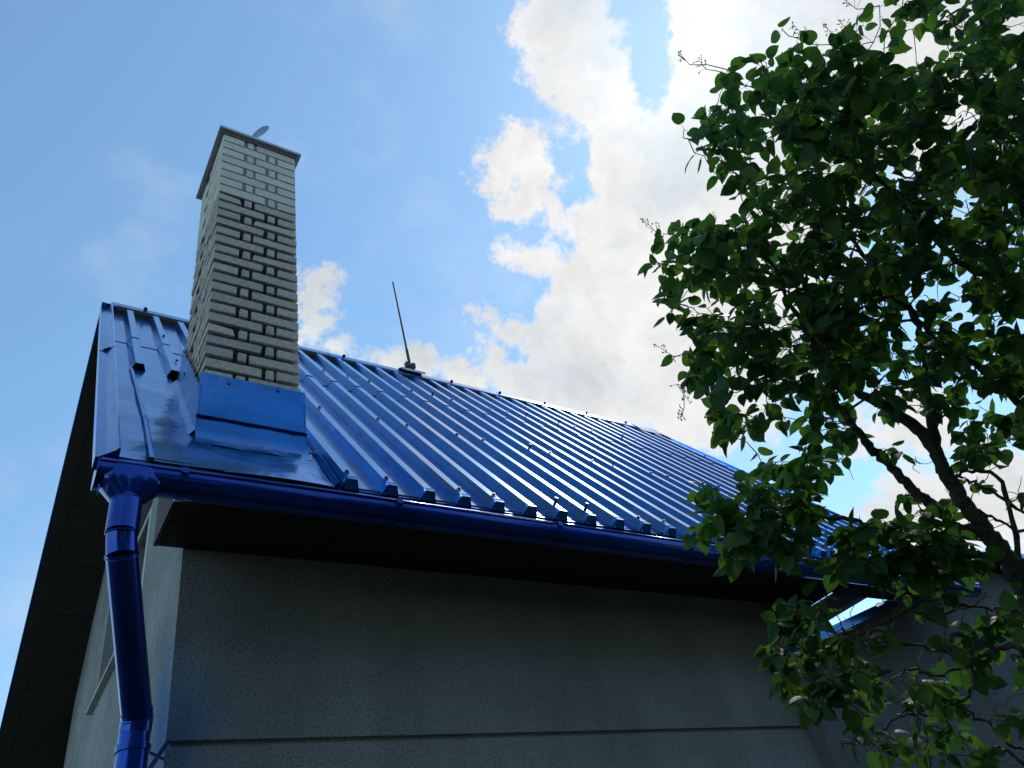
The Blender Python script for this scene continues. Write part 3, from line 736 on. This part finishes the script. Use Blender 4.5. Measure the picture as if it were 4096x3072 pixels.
# ================================================================== LILAC
def px(x, y, D): return at_depth(x, y, D)
base = px(4450, 3300, 3.05); base = np.array([base[0] + .30, base[1] - .10, 0.0])
tree = empty('lilac_tree', tuple(base), 'leafy lilac with lichen-covered trunk in front of the house', 'tree')
limbs = [
 ('trunk', [(4450,3300,3.05,.078),(4250,2700,3.1,.066),(4096,2358,3.15,.058),(4012,2206,3.15,.054),(3927,2101,3.15,.049),(3843,1995,3.15,.046),(3780,1890,3.15,.042),(3737,1805,3.15,.040),(3653,1700,3.15,.034),(3445,1572,3.1,.026),(3357,1511,3.1,.022),(3195,1275,3.05,.014),(3080,1050,3.0,.009),(3000,850,2.95,.005)]),
 ('branch', [(3927,2120,3.15,.036),(3822,2105,3.13,.034),(3737,2025,3.1,.032),(3653,1961,3.1,.030),(3569,1869,3.07,.027),(3484,1790,3.05,.024),(3411,1701,3.0,.020),(3344,1613,3.0,.017),(3317,1560,2.98,.013),(3230,1320,2.9,.009),(3150,1150,2.85,.006),(3040,1000,2.8,.004)]),
 ('branch', [(3980,2230,3.15,.030),(3906,2219,3.1,.026),(3780,2206,3.0,.021),(3653,2198,2.95,.018),(3569,2156,2.92,.016),(3484,2105,2.9,.013),(3380,2075,2.88,.010),(3200,2085,2.85,.008),(3050,2120,2.8,.006),(2920,2210,2.8,.004)]),
 ('branch', [(3760,1850,3.16,.034),(3720,1650,3.2,.028),(3700,1450,3.25,.024),(3660,1280,3.3,.020),(3560,1130,3.3,.016),(3420,980,3.3,.012),(3300,760,3.25,.008),(3200,520,3.2,.005)]),
 ('branch', [(4175,2530,3.12,.045),(4420,1900,3.2,.040),(4300,1450,3.3,.034),(4096,1140,3.35,.028),(3993,1079,3.35,.026),(3885,991,3.35,.022),(3804,900,3.35,.018),(3640,640,3.3,.012),(3520,420,3.25,.007),(3420,250,3.2,.004)]),
 ('branch', [(4200,1290,3.33,.024),(4054,1130,3.2,.022),(3831,1045,3.1,.019),(3614,822,3.0,.014),(3500,700,2.95,.010),(3350,600,2.9,.006),(3200,420,2.85,.004)]),
 ('branch', [(4420,1900,3.2,.028),(4100,1640,3.05,.022),(3953,1491,3.0,.018),(3770,1383,2.95,.014),(3628,1228,2.9,.011),(3480,1180,2.85,.008),(3300,1190,2.8,.005)]),
 ('branch', [(4420,1900,3.2,.030),(4250,1300,3.1,.024),(4080,800,3.0,.018),(3950,450,2.95,.012),(3860,200,2.9,.007),(3800,40,2.9,.004)]),
 ('branch', [(4096,2358,3.1,.020),(4020,1960,3.0,.012),(3900,1880,2.95,.009),(3800,1920,2.9,.006)]),
 ('branch', [(4330,2150,3.17,.012),(4096,2050,3.0,.010),(3960,1960,2.95,.008),(3880,1930,2.95,.006),(3830,1900,2.9,.004)]),
 ('branch', [(4322,2180,3.17,.011),(4096,2120,3.0,.009),(3950,2060,2.97,.008),(3880,2030,2.95,.005)]),
 ('branch', [(4400,3150,3.05,.034),(4250,2800,2.95,.024),(4096,2600,2.9,.017),(3991,2597,2.88,.013),(3900,2640,2.86,.010),(3780,2700,2.85,.008),(3650,2680,2.84,.0065),(3500,2740,2.82,.005),(3330,2720,2.8,.0035),(3220,2640,2.78,.0035)]),
 ('branch', [(3900,2640,2.86,.008),(3880,2780,2.84,.0065),(3700,2850,2.83,.006),(3590,2870,2.82,.005),(3490,2960,2.82,.0038),(3385,2975,2.82,.003)]),
 ('branch', [(3991,2597,2.88,.015),(3820,2540,2.85,.011),(3780,2605,2.84,.009),(3600,2575,2.82,.007),(3480,2578,2.8,.005),(3370,2520,2.78,.0035)]),
 ('branch', [(4250,2800,2.95,.014),(4096,2990,2.9,.009),(3960,2900,2.87,.007),(3850,2840,2.85,.005),(3760,2760,2.83,.005)]),
 ('branch', [(4096,2358,3.12,.022),(3980,2440,3.0,.010),(3860,2420,2.95,.007),(3740,2470,2.9,.005),(3640,2440,2.88,.005)]),
 ('branch', [(4330,2930,2.95,.020),(4150,3080,2.9,.012),(4010,3000,2.88,.008),(3900,3040,2.86,.006)]),
]
SK = []; SKR = []
def smooth_path(P, n=5):
    P = [np.array(p) for p in P]; out = []
    Q = [2 * P[0] - P[1]] + P + [2 * P[-1] - P[-2]]
    for i in range(1, len(Q) - 2):
        for k in range(n):
            t = k / n; a, b, c, d = Q[i-1:i+3]
            out.append(.5 * (2*b + (c-a)*t + (2*a-5*b+4*c-d)*t*t + (3*b-a-3*c+d)*t**3))
    out.append(P[-1]); return out
for k, (nm, pts) in enumerate(limbs):
    P4 = [np.append(px(x, y, D), r) for x, y, D, r in pts]
    if k == 0: P4 = [np.append(base - [0, 0, .05], .11), np.append(base + (P4[0][:3] - base) * .45 + [.05, 0, 0], .088)] + P4
    S = smooth_path(P4, 6)
    P = [s[:3] + rng.normal(0, .004 if s[3] > .01 else .006, 3) for s in S]; R_ = [max(.0018, .68 * s[3] * (1 + .05 * math.sin(3.1 * j) + rng.normal(0, .03))) for j, s in enumerate(S)]
    V0 = MB().tube(P, R_, 12 if k == 0 else 8)
    V0.V = [tuple(np.array(v) + rng.normal(0, .0016, 3) - base) for v in V0.V]
    V0.build(nm, 'bark', tree, True)
    for p, r in zip(P, R_):
        if r < .035: SK.append(p); SKR.append(r)
def inside(poly, x, y):
    c = False; j = len(poly) - 1
    for i in range(len(poly)):
        xi, yi = poly[i]; xj, yj = poly[j]
        if (yi > y) != (yj > y) and x < (xj - xi) * (y - yi) / (yj - yi) + xi: c = not c
        j = i
    return c
# masses of foliage: outline in pixels of the photo (2212 wide), number of shoots, nearest and farthest depth in metres
regions = [
 ([(1500,250),(1590,130),(1700,110),(1780,110),(1890,30),(2000,-60),(2330,-60),(2330,520),(2150,580),(1990,640),(1930,760),(1960,880),(1850,960),(1760,1040),(1700,1130),(1600,1190),(1520,1140),(1560,1010),(1550,880),(1490,820),(1480,770),(1530,740),(1450,680),(1415,560),(1450,500),(1560,470),(1590,420),(1530,370)], 570, 2.6, 3.75),
 ([(1520,300),(1620,180),(1900,120),(2230,60),(2230,450),(1950,600),(1880,760),(1720,860),(1560,780),(1470,600),(1600,470)], 250, 2.5, 3.4),
 ([(1930,600),(2260,540),(2260,960),(2110,990),(2060,900),(1960,870)], 120, 2.7, 3.6),
 ([(1900,930),(2260,980),(2260,1130),(1960,1130)], 16, 2.8, 3.4),
 ([(1510,1050),(1700,1050),(1900,1110),(2030,1180),(2060,1270),(1900,1270),(1700,1235),(1570,1215)], 96, 2.6, 3.2),
 ([(1655,1390),(1700,1270),(1790,1290),(1850,1350),(1900,1440),(1840,1540),(1730,1560),(1680,1470)], 48, 2.5, 3.0),
 ([(1860,1290),(2230,1230),(2230,1650),(1800,1620),(1870,1450)], 62, 2.55, 3.2),
 ([(1880,1120),(2060,1100),(2130,1210),(2060,1260),(1920,1230)], 34, 2.7, 3.1),
]
single = [(1688,62,3.0),(1750,95,3.0),(1432,505,3.0),(1408,556,2.95),(1478,278,2.95),(1535,895,3.0),(1508,1048,2.9),(1505,1155,2.85),(1572,1215,2.85),(1662,1395,2.7),(1685,1450,2.7),(1700,1352,2.7),(1500,330,2.95),(1462,770,2.95),(1480,820,2.95),(1445,678,2.95),(1545,375,2.95),(1570,150,3.0),(1900,12,2.9),(1830,100,2.95)]
clusters = []
for poly, n, d0, d1 in regions:
    xs_ = [p[0] for p in poly]; ys_ = [p[1] for p in poly]; k = 0
    while k < n:
        x, y = rng.uniform(min(xs_), max(xs_)), rng.uniform(min(ys_), max(ys_))
        if inside(poly, x, y): clusters.append((px(x * 1.8517, y * 1.8517, rng.uniform(d0, d1)), False)); k += 1
for x, y, D in single: clusters.append((px(x * 1.8517, y * 1.8517, D), True))
windows = [([(1735,1285),(1830,1258),(2010,1270),(1985,1325),(1785,1392)], .85), ([(1990,1000),(2212,1010),(2212,1190),(2110,1190),(2010,1100)], .7), ([(1950,600),(2090,590),(2080,680),(1980,720)], .7)]
def open_sky(p):                                          # gaps through which the sky shows
    c = RM @ (p - CAM); u, v = (2048 + FPX * c[0] / c[2]) / 1.8517, (1536 + FPX * c[1] / c[2]) / 1.8517
    for poly, k in windows:
        if inside(poly, u, v) and rng.uniform() < k: return True
    return False
leaves = []                                               # (base point, direction, normal, length)
tw = MB(); tips = []
SKa = np.array(SK); SKr = np.array(SKR)
order = sorted(range(len(clusters)), key=lambda i: np.min(np.linalg.norm(SKa - clusters[i][0], axis=1)))
def unit(v): return v / (np.linalg.norm(v) + 1e-9)
for i in order:
    c, sg = clusters[i]
    d = np.linalg.norm(SKa - c, axis=1) + .5 * np.maximum(0, SKa[:, 2] - c[2]) + .02 * (SKr < .0022)
    j = int(np.argmin(d)); a = SKa[j]; r0 = min(.0065, max(.0022, SKr[j] * .75))
    ln = np.linalg.norm(c - a); nseg = max(3, int(ln / .06)); mid = rng.normal(0, .10 * ln, 3) + np.array([0, 0, .05 * ln])
    P = [a + (c - a) * t + mid * math.sin(math.pi * t) + rng.normal(0, .006, 3) * (0 < t < 1) for t in np.linspace(0, 1, nseg + 1)]
    Rr = [r0 + (.0016 - r0) * t for t in np.linspace(0, 1, nseg + 1)]
    tw.tube([p - base for p in P], Rr, 5)
    SKa = np.vstack([SKa, P[1:]]); SKr = np.append(SKr, Rr[1:])
    td = unit(P[-1] - P[-2]); tips.append((P[-1], td))
    nl = int(rng.integers(2, 5)) if sg else int(rng.integers(4, 7))
    e1 = unit(np.cross(td, [0, 0, 1.]) + rng.normal(0, .2, 3)); e2 = unit(np.cross(td, e1))
    for k in range(nl):
        back = .035 * (k // 2) + rng.uniform(0, .01)
        q = P[-1] - td * min(back, ln * .8)
        ang = (math.pi / 2) * (k // 2) + math.pi * (k % 2) + rng.normal(0, .35)
        out = e1 * math.cos(ang) + e2 * math.sin(ang)
        dr_ = unit(td * rng.uniform(.1, .9) + out * .9 + np.array([0, 0, -.45]) + rng.normal(0, .18, 3))
        nn = unit(np.array([0, 0, 1.]) + .5 * td + rng.normal(0, .55, 3)); nn = unit(nn - dr_ * (nn @ dr_))
        if open_sky(q + dr_ * .05): continue
        pet = rng.uniform(.012, .028)
        leaves.append((q, q + dr_ * pet, dr_, nn, rng.uniform(.045, .080)))
# bare twigs in the lower, shaded part
bare = [([(1750,1280),(2230,1200),(2230,1659),(1790,1659),(1700,1480)], 130, 2.6, 3.1), ([(1900,980),(2230,980),(2230,1200),(1950,1160)], 40, 2.8, 3.2), ([(1560,300),(2200,100),(2200,900),(1700,1100),(1480,700)], 90, 2.6, 3.5)]
for poly, n, d0, d1 in bare:
    xs_ = [p[0] for p in poly]; ys_ = [p[1] for p in poly]; k = 0
    while k < n:
        x, y = rng.uniform(min(xs_), max(xs_)), rng.uniform(min(ys_), max(ys_))
        if not inside(poly, x, y): continue
        k += 1; c = px(x * 1.8517, y * 1.8517, rng.uniform(d0, d1))
        d = np.linalg.norm(SKa - c, axis=1); j = int(np.argmin(d)); a = SKa[j]
        if d[j] > .35: continue
        ln = d[j]; nseg = max(3, int(ln / .03)); mid = rng.normal(0, .14 * ln, 3)
        P = [a + (c - a) * t + mid * math.sin(math.pi * t) + rng.normal(0, .004, 3) * (t > 0) for t in np.linspace(0, 1, nseg + 1)]
        r0 = min(.0035, max(.0018, SKr[j] * .8)); Rr = [r0 + (.0011 - r0) * t for t in np.linspace(0, 1, nseg + 1)]
        tw.tube([p - base for p in P], Rr, 5); SKa = np.vstack([SKa, P[1:]]); SKr = np.append(SKr, Rr[1:])
for q, lb, *_ in leaves: tw.tube([q - base, lb - base], .0009, 3, False)
twigs = tw.build('twigs', 'twig', tree, False, fix=False); twigs['kind'] = 'stuff'
# leaf blades: heart-shaped with a drawn-out tip, folded along the midrib
def leaf_geo(fold, curl, asym, wid):
    prof = [(0.0, .0), (-.05, .18), (.08, .37), (.30, .44), (.54, .385), (.74, .25), (.88, .09), (1.0, 0.0)]
    mids = [0.0, .02, .10, .30, .54, .74, .88, 1.0]
    V = []; F = []
    def z(x, y): return fold * abs(y) - curl * x * x + .03 * math.sin(9 * x) * abs(y)
    for t in mids: V.append((t, 0, -curl * t * t))
    for s_ in (1, -1):
        k = len(V)
        for (x, y) in prof[1:-1]: V.append((x + asym * s_ * .02, s_ * y * wid, z(x, y * wid)))
        ids = [0] + list(range(k, k + 6)) + [7]
        for a in range(7):
            q = [a, a + 1, ids[a + 1], ids[a]] if s_ < 0 else [ids[a], ids[a + 1], a + 1, a]
            q = [v for i2, v in enumerate(q) if v not in q[:i2]]
            F.append(tuple(q))
    return np.array(V), F
variants = [leaf_geo(f, c, a, w_) for f, c, a, w_ in ((.30, .15, 1, 1.0), (.15, .30, -1, .95), (.45, .10, 0, .9), (-.12, .25, 1, 1.05), (.22, -.12, -1, .88), (.08, .45, 0, .92))]
meshes = []
for V, F in variants:
    me = bpy.data.meshes.new('leaf'); me.from_pydata([tuple(v) for v in V], [], F); me.materials.append(M['leaf'])
    me.polygons.foreach_set('use_smooth', [True] * len(me.polygons)); me.update(); meshes.append(me)
def seen(p):
    c = RM @ (p - CAM); u, v = 2048 + FPX * c[0] / c[2], 1536 + FPX * c[1] / c[2]
    return (0 < u < 4096 and 0 < v < 3072), c[2]
info = []
for k, (q, lb, d, nn, ln) in enumerate(leaves):
    ok, D = seen(lb + d * ln * .5); view = unit(lb - CAM)
    info.append((-(ln / D) ** 2 * (.25 + abs(nn @ view)) - (0 if not ok else 1) + (.0006 * max(0, D - 2.7)), k))
pick = set(k for _, k in sorted(info)[:300])
fv, ff, ft = [], [], []
for k, (q, lb, d, nn, ln) in enumerate(leaves):
    vi = int(rng.integers(0, 6)); sd = np.cross(nn, d)
    if k in pick:
        o = bpy.data.objects.new('leaf', meshes[vi]); COL.objects.link(o); o.parent = tree
        mm = Matrix.Identity(4)
        for r in range(3): mm[r][0], mm[r][1], mm[r][2], mm[r][3] = d[r] * ln, sd[r] * ln, nn[r] * ln, lb[r] - base[r]
        o.matrix_local = mm
    else:
        V, F = variants[vi]; o = len(fv); t = rng.uniform()
        for v in V: fv.append(tuple(lb - base + ln * (v[0] * d + v[1] * sd + v[2] * nn))); ft.append(t)
        ff += [tuple(i2 + o for i2 in f) for f in F]
fo = mesh('foliage', fv, ff, 'leaf', tree, True); fo['kind'] = 'stuff'
at_ = fo.data.attributes.new('tint', 'FLOAT', 'POINT'); at_.data.foreach_set('value', ft)
print('leaves', len(leaves), 'tris', sum(len(f) - 2 for f in ff))
# dry seed heads left from the blossom
for x, y, D, ax_t in ((1490,140,2.95,(-.3,0,1)),(1525,150,2.95,(0,0,1)),(1735,75,2.95,(-.1,0,1)),(1802,75,2.93,(-.1,0,1)),(1832,65,2.93,(0,0,1)),(1850,20,2.9,(-.4,0,1)),(1462,830,2.9,(.3,0,-.8)),(1455,770,2.9,(-.8,0,.4)),(1478,880,2.9,(-.4,0,-.6)),(1560,520,2.8,(-.6,0,.8)),(1420,505,2.9,(-.5,0,.8)),(1960,760,2.75,(.3,0,-1)),(2090,930,2.8,(.1,0,-1))):
    c = px(x * 1.8517, y * 1.8517, D); j = int(np.argmin(np.linalg.norm(SKa - c, axis=1))); a = SKa[j]
    b = MB(); b.tube([a - base, (a + c) / 2 - base + rng.normal(0, .008, 3), c - base], [.0022, .0018, .0014], 5)
    axd = unit(np.array(ax_t)); 
    for k in range(9):
        t = k / 9; q = c + axd * (.085 * t); s_ = .026 * (1 - t) + .005
        e = unit(rng.normal(0, 1, 3)); en = q + e * s_ + axd * .01
        b.tube([q - base, en - base], .0009, 4, False)
        for kk in range(2):
            z_ = en + rng.normal(0, .003, 3) - base; b.tube([z_ - [0, 0, .003], z_, z_ + [0, 0, .004]], [.001, .0026, .0008], 5)
    b.tube([c - base, c + axd * .09 - base], [.0013, .0006], 5)
    b.build('seed_head', 'seed', tree, fix=False)

# ================================================================== the wooded garden behind the photographer
wb = MB(); r5 = random.Random(3)
ico = bmesh.new(); bmesh.ops.create_icosphere(ico, subdivisions=2, radius=1); ico.verts.ensure_lookup_table()
IV = [np.array(v.co) for v in ico.verts]; IF = [tuple(v.index for v in f.verts) for f in ico.faces]; ico.free()
for tx, ty, th in ((-8.8, -11, 7.8), (-5, -10.4, 8), (-1.5, -9.8, 7.5), (1.5, -9.8, 8.2), (5, -9.4, 7.6), (8.5, -9, 8), (12, -7.5, 8), (14.5, -4, 7.5)):
    wb.tube([(tx, ty, 0), (tx + .1, ty, th * .3), (tx, ty, th * .7)], [.22, .17, .07], 8)
    for k in range(46):
        h = r5.uniform(.12, 1); a = r5.uniform(0, 6.283); rad = (1.9 * math.sin(math.pi * min(1, .25 + .75 * h)) + .3) * r5.uniform(.4, 1)
        c = np.array([tx + rad * math.cos(a), ty + rad * math.sin(a), th * h]); q_ = r5.uniform(.5, .95)
        wb.add([c + v * q_ * r5.uniform(.7, 1.2) * np.array([1, 1, .75]) for v in IV], IF)
wo = wb.build('woodland', 'grass', None, fix=False); wo['kind'] = 'stuff'; wo['label'] = 'dense dark green trees of the garden opposite the house'; wo['category'] = 'trees'
